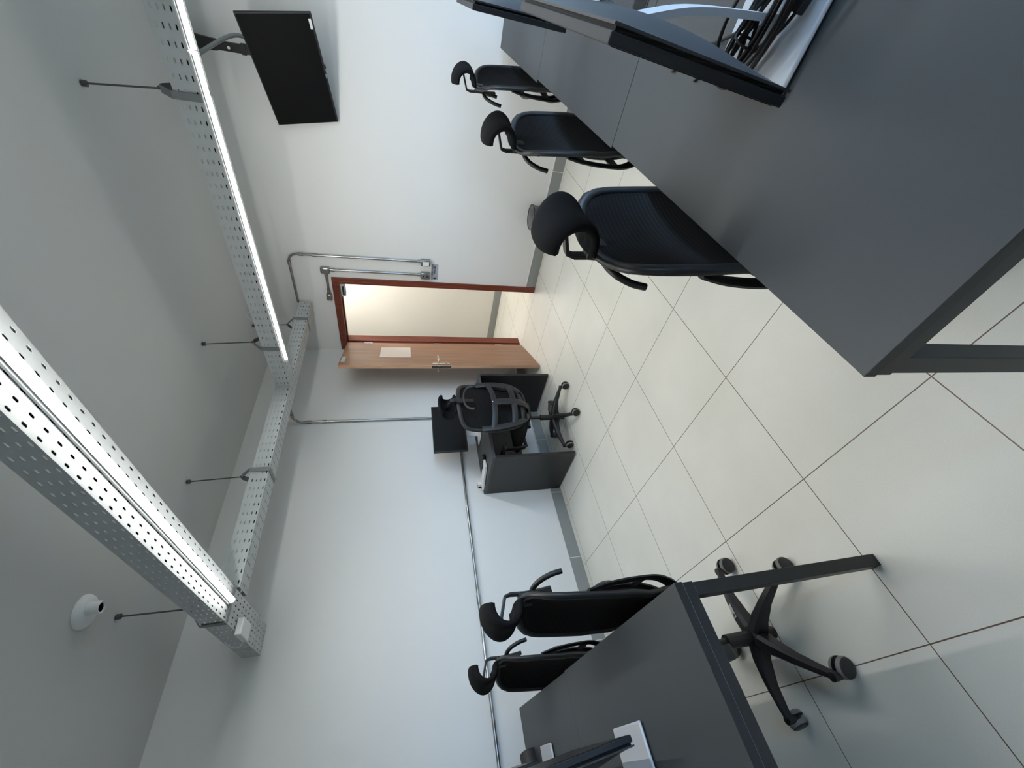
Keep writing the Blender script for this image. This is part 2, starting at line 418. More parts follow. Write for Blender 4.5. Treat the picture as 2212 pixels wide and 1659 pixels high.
MB().box(LW + 0.002, LW + 0.004, -LT + 0.006, -0.008, 0.97, 1.17).box(LW + 0.004, LW + 0.012, -LT + 0.012, -0.014, 1.085, 1.105).lathe([(0.0, 0.007), (0.009, 0.007), (0.009, 0.02), (0, 0.02)], (0.752, 0, 1.02), 'Y', 12).build('lock_faceplate', 'chrome', leaf, smooth=40)
MB().tube([(0.752, 0.005, 1.10), (0.752, 0.045, 1.10), (0.745, 0.055, 1.10), (0.65, 0.055, 1.098)], 0.008, 10).build('lever_handle', 'chrome', leaf, smooth=50)
MB().tube([(0.752, -LT - 0.005, 1.10), (0.752, -LT - 0.045, 1.10), (0.745, -LT - 0.055, 1.10), (0.65, -LT - 0.055, 1.098)], 0.008, 10).build('lever_handle', 'chrome', leaf, smooth=50)
for z in (0.25, 1.0, 1.8):
    MB().tube([(0.0, -0.002, z), (0.0, -0.002, z + 0.09)], 0.006, 10).build('hinge', 'chrome', leaf, smooth=50)
ml = empty('magnetic_lock', (0.15, 2.215, DZ - 0.012), 0, 'silver magnetic door lock under the door frame head', 'lock')
MB().box(-0.02, 0.127, -0.018, 0.022, -0.043, 0).build('lock_body', 'steel', ml, bevel=0.002)
MB().box(0.0, 0.105, -0.0195, -0.018, -0.033, -0.013).box(0.0, 0.105, -0.014, 0.018, -0.0445, -0.043).build('lock_magnet', 'black_edge', ml)

# corridor lamp
cl = empty('corridor_light', (-0.2, 2.95, H), 0, 'round ceiling light in the corridor beyond the door', 'light')
MB().lathe([(0, -0.05), (0.15, -0.05), (0.16, -0.03), (0.16, 0)], (0, 0, 0)).build('lamp_cover', 'corridor_lamp', cl, smooth=50)
cl2 = copy_tree(cl); cl2.location = (2.2, 2.95, H); cl2['label'] = 'round corridor ceiling light, the one farther along'

# ------------------------------------------------------------------ cable trays
def tray(name, origin, ang, length, width, height, label, rows, side_rows, open_start=False):
    t = empty(name, origin, ang, label, 'cable tray', 'perforated steel cable trays under the ceiling')
    n = int(length / 0.0615); us = [0.0307 + 0.0615 * i for i in range(n)]
    L = n * 0.0615
    vs = [width * (k + .5) / rows for k in range(rows)]
    b = MB().perf((0, 0, 0), (1, 0, 0), (0, 1, 0), L, width, us, vs, 0.023, 0.0075)
    b.build('tray_bottom', 'steel', t, solid=0.0012)
    zs = [0.011 + (height - 0.008) * k / side_rows for k in range(side_rows)]
    s1 = MB().perf((0, 0, 0), (1, 0, 0), (0, 0, 1), L, height, us, zs, 0.023, 0.0065)
    s1.box(0, L, 0, 0.008, height, height + 0.0012)
    s1.build('tray_side', 'steel', t, solid=0.0012)
    s2 = MB().perf((0, width, 0), (1, 0, 0), (0, 0, 1), L, height, us, zs, 0.023, 0.0065)
    s2.box(0, L, width - 0.008, width, height, height + 0.0012)
    s2.build('tray_side', 'steel', t, solid=0.0012)
    return t
ZT = 2.38
def tray_cables(t, L, w, first=0.02):
    for k in range(5):
        y = w * (k + 0.7) / 5.4
        MB().tube(bez([(first, y, 0.02), (L * .3, y + 0.006, 0.018), (L * .6, y - 0.004, 0.021), (L - 0.02, y, 0.019)], 6), 0.0095, 7).build('tray_cable', 'cable', t, smooth=60)
# tray along the left wall: local x runs from the door wall towards the camera, local y towards +x... (rotated -90)
t1 = tray('cable_tray', (-0.10, 2.198, ZT), -PI / 2, 2.86, 0.15, 0.11, 'perforated steel cable tray running along the left wall to the door wall', 5, 4)
B1A = math.atan2(-0.03, 1.0)
t2 = tray('cable_tray', (0.053, 0.977, ZT), B1A, 4.2, 0.14, 0.11, 'perforated steel cable tray branching off near the door, with the farther light', 5, 4)
t3 = tray('cable_tray', (-0.608, -0.832, ZT), 0, 5.2, 0.18, 0.105, 'perforated steel cable tray nearest the camera, its end close to the left wall', 6, 4)
tray_cables(t1, 2.82, 0.15); tray_cables(t2, 4.1, 0.14); tray_cables(t3, 5.1, 0.18, 0.3)
# joint plates with screws
def coupler(t, x, w, h):
    m = MB().box(x - 0.002, x + 0.002, -0.003, w + 0.003, -0.003, 0.0).box(x - 0.002, x + 0.002, -0.003, -0.001, 0, h)
    for dx in (-0.03, 0.03):
        for yy in (0.02, w - 0.02): m.lathe([(0.0, -0.006), (0.006, -0.004), (0.006, -0.001)], (x + dx, yy, 0), 'Z', 8)
        for zz in (0.02, h - 0.02): m.lathe([(0.0, -0.006), (0.006, -0.004), (0.006, -0.001)], (x + dx, 0, zz), 'Y', 8)
    m.build('tray_joint', 'chrome', t, smooth=40)
coupler(t1, 2.62, 0.15, 0.11); coupler(t3, 0.19, 0.18, 0.105)

# hangers: strap under the tray + threaded rod to the ceiling
def hanger(cx, cy, ang, w, h, rod_top, label, first=[None]):
    g = empty('tray_hanger', (cx, cy, ZT), ang, label, 'hanger', 'strap hangers holding the cable trays')
    hw = w / 2 + 0.006; b = 0.017
    prof = [(-hw, h + 0.01), (-hw, -0.004), (hw, -0.004), (hw, h + 0.01), (0.012, h + 0.075), (-0.012, h + 0.075), (-hw, h + 0.01)]
    m = MB()
    for (y0, z0), (y1, z1) in zip(prof, prof[1:]):
        d = Vector((0, y1 - y0, z1 - z0)); n = Vector((0, -d.z, d.y)).normalized() * 0.0015
        m.obox((0, (y0 + y1) / 2, (z0 + z1) / 2), (b, 0, 0), d / 2, n)
    m.build('strap', 'steel_dark', g)
    dx, dy = rod_top
    M_ = Matrix.Rotation(-ang, 3, 'Z'); v = M_ @ Vector((dx - cx, dy - cy, H - ZT))
    MB().tube([(0, 0, h + 0.06), v], 0.0042, 8).lathe([(0.009, h + 0.076), (0.009, h + 0.088)], (0, 0, 0), 'Z', 6).build('threaded_rod', 'rod', g)
    MB().lathe([(0.014, -0.022), (0.014, -0.002)], v, 'Z', 8).build('ceiling_anchor', 'rod', g)
hanger(-0.025, 0.16, PI / 2, 0.15, 0.11, (-0.004, 0.132), 'steel strap hanger on the tray along the left wall, above the black desk')
hanger(-0.025, 1.90, PI / 2, 0.15, 0.11, (-0.05, 1.90), 'steel strap hanger on the tray close to the door wall')
def b1y(x): return 0.977 - 0.03 * (x - 0.053) + 0.07
hanger(0.475, b1y(.475), B1A, 0.14, 0.11, (0.492, 0.984), 'steel strap hanger on the farther light tray, beside the tray junction')
hanger(2.10, b1y(2.1), B1A, 0.14, 0.11, (2.075, 0.978), 'steel strap hanger on the farther light tray, in front of the television')
hanger(0.125, -0.742, 0, 0.18, 0.105, (0.138, -0.739), 'steel strap hanger on the tray nearest the camera, beside the round ceiling sensor')

# loose wires at the tray end
wire = MB().tube(bez([(-0.06, 2.10, 2.48), (-0.07, 2.06, 2.54), (-0.05, 2.0, 2.55), (-0.07, 1.95, 2.51), (-0.05, 1.92, 2.47)]), 0.0022, 6)
tag(wire.build('loose_wire', 'cable', None, (-0.06, 2.1, 2.48), smooth=60), 'thin dark wire looping out of the tray end by the door wall', 'wire')
wire = MB().tube(bez([(0.55, 1.10, 2.47), (0.62, 1.11, 2.56), (0.70, 1.09, 2.57), (0.75, 1.07, 2.48)]), 0.003, 6)
tag(wire.build('loose_wire', 'white_plastic', None, (0.6, 1.0, 2.47), smooth=60), 'pale wire looping above the farther light tray', 'wire')

# ------------------------------------------------------------------ lights
def light(loc, ang, n, length, label):
    for k in range(len(label)):
        x0 = k * (length + 0.004)
        L = Matrix.Rotation(ang, 3, 'Z') @ Vector((x0, 0, 0)) + Vector(loc)
        g = empty('tube_light', L, ang, label[k], 'light', 'lit tubes under the cable trays')
        MB().box(-0.001, length + 0.001, -0.017, 0.017, 0.011, 0.020).build('light_batten', 'white_plastic', g, bevel=0.002)
        tb = MB(); n_ = 24
        for q in range(n_):
            a0, a1 = 2 * PI * q / n_, 2 * PI * (q + 1) / n_
            am = (a0 + a1) / 2; ca_ = math.cos(am)          # the diodes face straight down
            p_ = lambda x, a: (x, 0.0135 * math.sin(a), -0.0135 * math.cos(a))
            tb.add([p_(0.004, a0), p_(length - 0.002, a0), p_(length - 0.002, a1), p_(0.004, a1)], [(0, 1, 2, 3)], 0 if ca_ > 0.72 else (1 if ca_ > -0.2 else 2))
        tb.build('lit_tube', ['tube', 'tube_side', 'white_plastic'], g)
        for e in ((0,) if k == 0 else (1,)):
            xx = -0.012 if e == 0 else length - 0.013
            MB().tube([(xx, 0, 0), (xx + 0.025, 0, 0)], 0.0145, 12).box(xx, xx + 0.02, -0.012, 0.012, -0.002, 0.016).build('end_socket', 'white_plastic', g, smooth=40)
light((0.165, -0.742, 2.358), 0, 2, 1.95, ['thick bright lit tube light under the tray nearest the camera'])
light((0.335, 0.977 - 0.03 * .282 + 0.015, 2.359), B1A, 2, 1.945, ['lit white tube light under the farther tray, its end near the tray junction', 'lit white tube light under the farther tray, the part nearer the television'])

# junction box under the near tray
jb = empty('junction_box', (-0.11, -0.81, 2.378), 0, 'small white plastic box fixed under the near tray end', 'box')
MB().box(-0.075, 0.075, -0.045, 0.045, -0.034, 0).build('box_body', 'white_plastic', jb, bevel=0.005)
MB().tube(bez([(-0.06, -0.03, -0.01), (-0.10, -0.06, 0.01), (-0.12, -0.05, 0.06), (-0.10, -0.02, 0.10)]), 0.003, 6).build('white_wire', 'white_plastic', jb, smooth=60)

# ceiling sensor
cs = empty('ceiling_sensor', (0.392, -0.788, H), 0, 'round white sensor with a dark hollow end on the ceiling', 'sensor')
MB().lathe([(0.05, -0.028), (0.066, -0.02), (0.074, -0.008), (0.074, 0)], (0, 0, 0), 'Z', 32).build('sensor_base', 'white_plastic', cs, smooth=60)
o = MB().lathe([(0.019, -0.03), (0.019, -0.075), (0.026, -0.078), (0.029, -0.07), (0.03, -0.02), (0.03, 0)], (0.02, 0.004, 0), 'Z', 24).build('sensor_barrel', 'white_plastic', cs, smooth=50)
MB().lathe([(0.0, -0.072), (0.0195, -0.072)], (0.02, 0.004, 0), 'Z', 20).build('sensor_opening', 'hole', cs)

# ------------------------------------------------------------------ conduits
def collar(par, org, p, d, r=0.0165, l=0.022):
    p, d = Vector(p), Vector(d); MB().tube([p - d * l, p + d * l], r, 12).build('conduit_collar', 'conduit', par, org, smooth=50)
# A: from tray end along the door wall and down
zc = 2.508; ya = YD - 0.018; r = 0.0115
cA = empty('metal_conduit', (0.585, ya, 1.28), 0, 'grey metal conduit bending down the door wall right of the door, the outer one', 'conduit', 'metal conduits on the door wall')
pa = [(0.04, ya, zc), (0.50, ya, zc)] + [(0.50 + 0.085 * math.sin(a), ya, zc - 0.085 + 0.085 * math.cos(a)) for a in [PI / 2 * k / 8 for k in range(1, 9)]] + [(0.585, ya, 1.27)]
MB().tube(pa, r, 12).build('conduit_pipe', 'conduit', cA, (0.585, ya, 1.28), smooth=60)
for pp, dd in (((0.49, ya, zc), (1, 0, 0)), ((0.585, ya, 2.395), (0, 0, 1)), ((0.585, ya, 2.27), (0, 0, 1)), ((0.585, ya, 1.285), (0, 0, 1))): collar(cA, (0.585, ya, 1.28), pp, dd)
def sw_box(x, z0, z1, hw, parent, org, plate):
    MB().box(x - hw, x + hw, YD - 0.052, YD, z0, z1).build('outlet_box', 'conduit', parent, org, bevel=0.012, smooth=60, seg=3)
    if plate == 'white':
        MB().box(x - hw + 0.010, x + hw - 0.012, YD - 0.0545, YD - 0.052, z0 + 0.014, z1 - 0.018).build('white_plate', 'white_plastic', parent, org, bevel=0.002)
    elif plate == 'lens':
        for zz in (z0 + 0.03, z1 - 0.03): MB().lathe([(0, -0.0545), (0.0065, -0.0545), (0.0065, -0.051)], (x, YD, zz), 'Y', 12).build('key_switch', 'hole', parent, org)
sw_box(0.583, 1.184, 1.279, 0.034, cA, (0.585, ya, 1.28), 'white')
# B: short run from above the door
cB = empty('metal_conduit', (0.435, ya, 1.28), 0, 'grey metal conduit with end boxes close beside the door frame, the inner one', 'conduit', 'metal conduits on the door wall')
OB = (0.435, ya, 1.28)
MB().tube([(0.435, ya, 1.27), (0.435, ya, 2.16)], r, 12).tube([(0.16, ya, 2.197), (0.41, ya, 2.197)], r, 12).build('conduit_pipe', 'conduit', cB, OB, smooth=60)
for pp, dd in (((0.435, ya, 1.29), (0, 0, 1)), ((0.435, ya, 2.13), (0, 0, 1)), ((0.385, ya, 2.197), (1, 0, 0)), ((0.19, ya, 2.197), (1, 0, 0))): collar(cB, OB, pp, dd)
sw_box(0.435, 1.183, 1.281, 0.036, cB, OB, 'lens')
MB().box(0.402, 0.468, YD - 0.05, YD, 2.155, 2.242).build('outlet_box', 'conduit', cB, OB, bevel=0.012, smooth=60, seg=3)
MB().box(0.085, 0.165, YD - 0.05, YD, 2.172, 2.224).build('outlet_box', 'conduit', cB, OB, bevel=0.012, smooth=60, seg=3)
# C: on the left wall
xc = XL + 0.018
cC = empty('metal_conduit', (xc, 1.12, 0.93), 0, 'vertical grey metal conduit on the left wall behind the desk monitor', 'conduit')
OC = (xc, 1.12, 0.93)
pa = [(-0.115, 1.12, 2.49), (xc + 0.09, 1.12, 2.49)] + [(xc + 0.09 - 0.09 * math.sin(a), 1.12, 2.49 - 0.09 + 0.09 * math.cos(a)) for a in [PI / 2 * k / 8 for k in range(1, 9)]] + [(xc, 1.12, 0.94)]
MB().tube(pa, r, 12).build('conduit_pipe', 'conduit', cC, OC, smooth=60)
for pp, dd in (((xc + 0.10, 1.12, 2.49), (1, 0, 0)), ((xc, 1.12, 2.36), (0, 0, 1)), ((xc, 1.12, 2.22), (0, 0, 1))): collar(cC, OC, pp, dd)
cD = empty('metal_conduit', (xc, -1.0, 0.922), 0, 'long horizontal grey conduit low on the left wall', 'conduit')
OD = (xc, -1.0, 0.922)
MB().tube([(xc, 1.13, 0.922), (xc, -2.9, 0.922)], r, 12).build('conduit_pipe', 'conduit', cD, OD, smooth=60)
collar(cD, OD, (xc, -0.69, 0.922), (0, 1, 0), 0.0155, 0.03)
MB().box(XL, XL + 0.045, 1.08, 1.165, 0.885, 0.96).build('outlet_box', 'conduit', cD, OD, bevel=0.01, smooth=60)

# sign
sg = empty('push_sign', (0.465, YD, 1.134), 0, 'small grey sign reading APERTE AQUI PARA SAIR below the outlet boxes', 'sign')
MB().box(-0.093, 0.093, -0.003, 0, -0.035, 0.035).build('sign_plate', 'sign', sg, bevel=0.001)
text_obj('sign_lettering', 'APERTE AQUI\nPARA SAIR', 0.0235, 'ink', sg, (0.026, -0.0036, 0.011), (PI / 2, 0, 0), sx=0.86)
hnd = MB().box(-0.0815, -0.0795, -0.0035, -0.003, -0.03, 0.03)
h = MB().box(-0.056, -0.0555, -0.0036, -0.003, -0.03, 0.03)
h.prism([(-0.072, -0.0036, -0.018), (-0.082, -0.0036, -0.006), (-0.080, -0.0036, 0.002), (-0.076, -0.0036, 0.0), (-0.0755, -0.0036, 0.020), (-0.0715, -0.0036, 0.020), (-0.071, -0.0036, 0.004), (-0.063, -0.0036, 0.001), (-0.062, -0.0036, -0.010), (-0.065, -0.0036, -0.018)], None, (0, 0.0006, 0))
h.build('pointing_hand', 'ink', sg)

# ------------------------------------------------------------------ television
def frame_from(c, yaw, tilt, roll):
    n = Vector((math.cos(yaw) * math.cos(tilt), math.sin(yaw) * math.cos(tilt), math.sin(tilt)))
    r_ = Vector((0, 0, 1)).cross(n).normalized(); u_ = n.cross(r_)
    r2 = r_ * math.cos(roll) + u_ * math.sin(roll); u2 = n.cross(r2)
    return Matrix(((r2.x, -n.x, u2.x, c[0]), (r2.y, -n.y, u2.y, c[1]), (r2.z, -n.z, u2.z, c[2]), (0, 0, 0, 1)))
# local axes of screens: x viewer's right, -y out of the screen, z up
tv = empty('television', (0, 0, 0), 0, 'black flat television tilted down on a ceiling pole', 'television')
tv.matrix_world = frame_from((2.041, 2.006, 2.165), -2.006, -0.186, 0.077)
MB().box(-0.365, 0.365, 0.0, 0.018, -0.215, 0.215).build('tv_frame', 'monitor_navy', tv, bevel=0.003)
MB().box(-0.358, 0.358, -0.0012, 0.0, -0.203, 0.208).build('tv_screen', 'tv_screen', tv)
MB().box(-0.22, 0.22, 0.018, 0.05, -0.17, 0.09).build('tv_back', 'monitor_navy', tv, bevel=0.01)
o = MB().box(0.275, 0.333, -0.0022, -0.0012, -0.205, -0.19).build('tv_sticker', 'white_plastic', tv)
MB().box(-0.03, 0.0, -0.0022, -0.0005, -0.213, -0.207).build('tv_badge', 'logo', tv)
MB().lathe([(0.0, -0.008), (0.012, -0.006), (0.012, 0.0)], (0.04, 0.012, -0.215), 'Z', 12).build('tv_sensor', 'monitor_navy', tv)
mt = empty('tv_mount', (2.12, 2.10, H), 0, 'black ceiling pole bracket holding the television', 'bracket')
OM = (2.12, 2.10, H)
m = MB().box(2.095, 2.145, 2.085, 2.115, 2.15, 2.66).prism([(2.07, 2.083, H), (2.17, 2.083, H), (2.15, 2.083, 2.62), (2.09, 2.083, 2.62)], None, (0, 0.034, 0)).box(2.04, 2.20, 2.04, 2.16, H - 0.006, H)
m.box(2.09, 2.15, 2.082, 2.12, 2.45, 2.48)
m.build('mount_pole', 'black_metal', mt, OM, bevel=0.003)
MB().lathe([(0, -0.003), (0.009, -0.002), (0.009, 0)], (2.117, 2.084, 2.55), 'Y', 12).build('mount_bolt', 'white_plastic', mt, OM)
MB().obox((2.075, 2.058, 2.18), (0.05, 0, 0), (0, 0.012, 0), (0, 0, 0.05)).obox((2.09, 2.075, 2.18), (0.015, 0, 0), (0, 0.03, 0), (0, 0, 0.03)).build('mount_arm', 'black_metal', mt, OM, bevel=0.003)
fx = MB().tube(bez([(2.12, 1.07, 2.50), (2.15, 1.25, 2.56), (2.168, 1.5, 2.536), (2.19, 1.75, 2.51), (2.201, 1.95, 2.487), (2.199, 2.03, 2.44), (2.16, 2.07, 2.34)]), 0.012, 12)
tag(fx.build('flexible_conduit', 'steel_dark', None, (2.12, 1.07, 2.5), smooth=70), 'grey flexible tube running from the light tray to the television', 'conduit')

# ------------------------------------------------------------------ black desk by the left wall
dk = empty('office_desk', (-0.33, 0.695, 0), 0, 'black laminate office desk against the left wall', 'desk')
OK = (-0.33, 0.695, 0); dx0, dx1, dy0, dy1 = -0.618, -0.035, 0.20, 1.195
MB().box(dx0, dx1, dy0, dy1, 0.728, 0.753).build('desktop', 'laminate', dk, OK, bevel=0.001)
MB().box(dx0, dx1, dy0, dy0 + 0.025, 0.014, 0.728).build('side_panel', 'desk_black', dk, OK, bevel=0.001)
MB().box(dx0, dx1, dy1 - 0.025, dy1, 0.014, 0.728).build('side_panel', 'desk_black', dk, OK, bevel=0.001)
MB().box(dx0 + 0.09, dx0 + 0.108, dy0 + 0.025, dy1 - 0.025, 0.33, 0.728).build('modesty_panel', 'desk_black', dk, OK, bevel=0.001)
for yy in (dy0, dy1 - 0.025):
    for xx in (dx0 + 0.06, dx1 - 0.05): MB().lathe([(0.012, 0), (0.012, 0.014)], (xx, yy + 0.0125, 0), 'Z', 10).build('levelling_foot', 'chrome', dk, OK)

# monitors -----------------------------------------------------------
def monitor(name, c, yaw, tilt, roll, wd, hh, label, group, base_c, base_yaw, base_sz=(0.235, 0.17), neck=True):
    """all-in-one screen: panel with bulged back, on a neck and a flat silver base"""
    g = empty(name, (0, 0, 0), 0, label, 'monitor', group)
    g.matrix_world = Matrix.Translation(Vector((base_c[0], base_c[1], base_c[2])))
    inv = Matrix.Translation(-Vector(base_c))
    A = inv @ frame_from(c, yaw, tilt, roll)
    def put(mb, nm, m, **k):
        mb.v = [tuple(A @ Vector(v)) for v in mb.v]
        return mb.build(nm, m, g, **k)
    put(MB().box(-wd / 2, wd / 2, 0, 0.016, -hh / 2, hh / 2), 'panel_frame', 'monitor_navy', bevel=0.002)
    put(MB().box(-wd / 2 + 0.008, wd / 2 - 0.008, -0.001, 0.0, -hh / 2 + 0.012, hh / 2 - 0.008), 'screen', 'screen')
    s = MB()
    s.box(-wd / 2 + 0.006, wd / 2 - 0.006, 0.016, 0.022, -hh / 2 + 0.006, hh / 2 - 0.006)
    put(s, 'vent_strip', 'vent')
    b = MB(); N = 20
    def bulge(u, v):
        x = -wd / 2 + wd * u; z = -hh / 2 + hh * v
        a, c_ = abs(2 * u - 1), abs(2 * v - 1)
        d = 0.030 * (1 - a ** 2.6) * (1 - c_ ** 2.6)
        return (x, 0.026 + d, z)
    b.grid(bulge, N, N)
    b.box(-wd / 2, wd / 2, 0.022, 0.026, -hh / 2, hh / 2)
    back = put(b, 'back_shell', 'monitor_grey', smooth=40)
    lg = MB(); n = 28
    lc = (0.0, 0.0588, 0.09)
    lg.tube([(lc[0] + 0.0235 * math.cos(2 * PI * k / n), 0.0555, lc[2] + 0.0235 * math.sin(2 * PI * k / n)) for k in range(n)], 0.0014, 6, closed=True)
    lo = put(lg, 'logo', 'logo'); 
    t = text_obj('logo_lettering', 'D\u20acLL'.replace('\u20ac', 'E'), 0.0165, 'logo', g, (0, 0, 0), (0, 0, 0))
    t.matrix_local = A @ Matrix(((-1, 0, 0, 0), (0, 0, 1, 0.0555), (0, 1, 0, lc[2]), (0, 0, 0, 1)))
    # base and neck in base frame: local x along the screen width, y backwards
    bw, bd = base_sz; cb, sb = math.cos(base_yaw), math.sin(base_yaw)
    def bt(mb):
        mb.v = [(x * cb - y * sb, x * sb + y * cb, z) for x, y, z in mb.v]; return mb
    bt(MB().box(-bw / 2, bw / 2, -bd / 2, bd / 2, 0.003, 0.013)).build('stand_base', 'silver', g, bevel=0.006, smooth=50, seg=3)
    bt(MB().box(-bw / 2 + 0.01, bw / 2 - 0.01, -bd / 2 + 0.01, bd / 2 - 0.01, 0, 0.004)).build('rubber_pad', 'black_edge', g)
    P1 = A @ Vector((0, 0.045, 0.02)); hz = P1.z
    P0 = Vector((0 * cb - 0.03 * sb, 0 * sb + 0.03 * cb, 0.012))
    ax = Vector((cb, sb, 0))
    nk = MB(); Pm = P0.lerp(P1, 0.6) + Vector((-sb, cb, 0)) * 0.012
    pts = bez([P0, Pm, P1], 6)
    for a_, b_ in zip(pts, pts[1:]):
        d = (b_ - a_); nn = ax.cross(d).normalized() * 0.006
        nk.obox((a_ + b_) / 2, ax * 0.032, d * 0.53, nn)
    nk.build('stand_neck', 'silver', g, bevel=0.0)
    return g
GM = 'monitors with silver stands on the long tables'
monitor('desktop_monitor', (2.700, -0.702, 1.018), 3.154, 0.097, -0.025, 0.54, 0.33, 'dark monitor nearest the camera, seen from behind with a coil of cables on its stand', GM, (2.765, -0.722, 0.74), -PI / 2)
monitor('desktop_monitor', (2.655, 0.41, 1.058), 3.17, 0.022, 0.0, 0.54, 0.33, 'dark monitor on the middle right table, beyond the nearest one', GM, (2.80, 0.40, 0.74), -PI / 2)
monitor('desktop_monitor', (2.70, 1.52, 1.018), 3.154, 0.09, 0.0, 0.54, 0.33, 'dark monitor on the farthest right table', GM, (2.80, 1.50, 0.74), -PI / 2)
monitor('desktop_monitor', (1.075, -1.672, 1.018), PI / 2, 0.09, 0.0, 0.54, 0.33, 'dark monitor on the near left table, facing the chairs', GM, (1.08, -1.715, 0.74), PI)
monitor('desktop_monitor', (-0.06, -1.672, 1.018), PI / 2, 0.09, 0.0, 0.54, 0.33, 'dark monitor on the left table by the wall', GM, (-0.055, -1.69, 0.74), PI)
monitor('desktop_monitor', (-0.345, 0.778, 1.045), -0.08, 0.034, 0.0, 0.515, 0.315, 'black screen monitor on the black desk by the wall', None, (-0.37, 0.735, 0.753), PI / 2 - 0.1, (0.21, 0.16))

# things on the black desk
kb = empty('white_keyboard', (-0.42, 0.29, 0.753), 0.22, 'slim white keyboard lying at the near end of the black desk', 'keyboard')
MB().box(-0.15, 0.14, -0.05, 0.05, 0.004, 0.024).build('keyboard_body', 'white_plastic', kb, bevel=0.004)
MB().box(-0.148, 0.138, -0.048, 0.048, 0, 0.004).build('keyboard_base', 'black_edge', kb)
bx = empty('black_case', (-0.335, 0.372, 0.753), 0.5, 'small shiny black case lying on the black desk', 'case')
MB().box(-0.07, 0.06, -0.03, 0.03, 0, 0.03).build('case_body', 'screen', bx, bevel=0.009, smooth=50)
MB().box(-0.07, 0.061, -0.031, 0.031, 0.014, 0.016).build('case_seam', 'monitor_navy', bx)
pa_ = empty('power_outlet', (XL + 0.001, 0.33, 0.76), 0, 'white double power outlet on the left wall behind the desk edge', 'outlet')
MB().box(0, 0.04, -0.065, 0.035, -0.02, 0.045).build('outlet_body', 'white_plastic', pa_, bevel=0.006)
MB().box(0, 0.07, -0.065, -0.03, -0.005, 0.045).build('plug', 'white_plastic', pa_, bevel=0.004)

# ------------------------------------------------------------------ long tables
def table(x0, x1, y0, y1, legs, label, group, seam=None):
    g = empty('work_table', ((x0 + x1) / 2, (y0 + y1) / 2, 0), 0, label, 'table', group); O = ((x0 + x1) / 2, (y0 + y1) / 2, 0)
    MB().box(x0, x1, y0, y1, 0.7145, 0.7395).build('tabletop', 'laminate', g, O, bevel=0.0004)
    m = MB(); e = 0.0006
    m.box(x0 - e, x0, y0 - e, y1 + e, 0.715, 0.739).box(x1, x1 + e, y0 - e, y1 + e, 0.715, 0.739).box(x0, x1, y0 - e, y0, 0.715, 0.739).box(x0, x1, y1, y1 + e, 0.715, 0.739)
    m.build('edge_band', 'black_edge', g, O)
    t = 0.036
    f = MB()
    if seam == 'x':   # end beams run along x, rails along y
        for yy in (y0 + 0.001, y1 - 0.001 - t): f.box(x0 + 0.001, x1 - 0.001, yy, yy + t, 0.681, 0.714)
        for xx in (x0 + 0.25, x1 - 0.29): f.box(xx, xx + t, y0 + t, y1 - t, 0.681, 0.714)
    else:
        for xx in (x0 + 0.001, x1 - 0.001 - t): f.box(xx, xx + t, y0 + 0.001, y1 - 0.001, 0.681, 0.714)
        for yy in (y0 + 0.25, y1 - 0.29): f.box(x0 + t, x1 - t, yy, yy + t, 0.681, 0.714)
    f.build('under_frame', 'black_metal', g, O, bevel=0.0015)
    for (lx, ly) in legs:
        q = MB().box(lx - 0.018, lx + 0.018, ly - 0.018, ly + 0.018, 0.004, 0.681).build('leg', 'black_metal', g, O, bevel=0.002)
        MB().box(lx - 0.0172, lx + 0.0172, ly - 0.0172, ly + 0.0172, 0, 0.004).build('leg_cap', 'black_edge', q, O)
    return g
GT = 'long grey topped tables with black frames'
XT0, XT1 = 2.412, 3.80
table(XT0, XT1, -1.320, -0.1705, [(XT0 + .021, -1.299), (XT1 - .021, -1.299)], 'grey topped table nearest the camera on the right', GT, 'x')
table(XT0 - 0.008, XT1, -0.1675, 0.9685, [], 'grey topped table in the middle of the right hand row', GT, 'x')
table(XT0 - 0.022, XT1, 0.9715, 2.160, [(XT0, 2.139), (XT1 - .021, 2.139)], 'grey topped table at the far end of the right hand row', GT, 'x')
YL0, YL1 = -2.78, -1.382
table(0.523, 1.672, YL0, YL1, [(1.651, YL1 - 0.021), (1.651, YL0 + .021)], 'grey topped table at the near end of the left row', GT, 'y')
table(-0.618, 0.5222, YL0, YL1 - 0.004, [(-0.597, YL1 - 0.021), (-0.597, YL0 + .021)], 'grey topped table touching the left wall', GT, 'y')

# cable port in the middle table
cp = empty('cable_port', (2.79, -0.062, 0.7396), 0, 'black recessed cable port set in the right hand table top', 'cable port')
MB().box(-0.058, 0.19, -0.053, 0.053, 0, 0.002).build('port_frame', 'black_edge', cp, bevel=0.0008)
MB().box(-0.045, 0.18, -0.043, 0.040, 0.002, 0.0026).build('port_opening', 'hole', cp)

# cables coiled on the nearest stand
cb = MB()
random.seed(11)
A0 = Vector((2.705, -0.700, 0.775)); A1 = Vector((2.93, -0.775, 0.80))
dirv = (A1 - A0); L_ = dirv.length; dirn = dirv.normalized(); side = Vector((0, 0, 1)).cross(dirn).normalized(); upv = dirn.cross(side)
for k in range(9):
    w_ = 0.022 + 0.006 * k + random.uniform(-.003, .003); l_ = L_ / 2 * (0.86 + 0.035 * k) ; off = random.uniform(-0.01, 0.012)
    c_ = A0 + dirn * (L_ / 2 - 0.01 + random.uniform(-.012, .006)) + side * off + Vector((0, 0, 0.004 * (k % 5) - 0.006))
    ph = random.uniform(0, 6)
    cb.tube([c_ + dirn * l_ * math.cos(a) + side * w_ * math.sin(a) + Vector((0, 0, 0.010 * math.sin(2 * a + ph) + 0.016 * math.cos(a + ph))) for a in [2 * PI * i / 40 for i in range(40)]], 0.0036, 8, closed=True)
o = cb.build('cable_bundle', 'cable', None, tuple(A0), smooth=70)
tag(o, 'coil of black cables on the silver stand of the nearest monitor', 'cable')
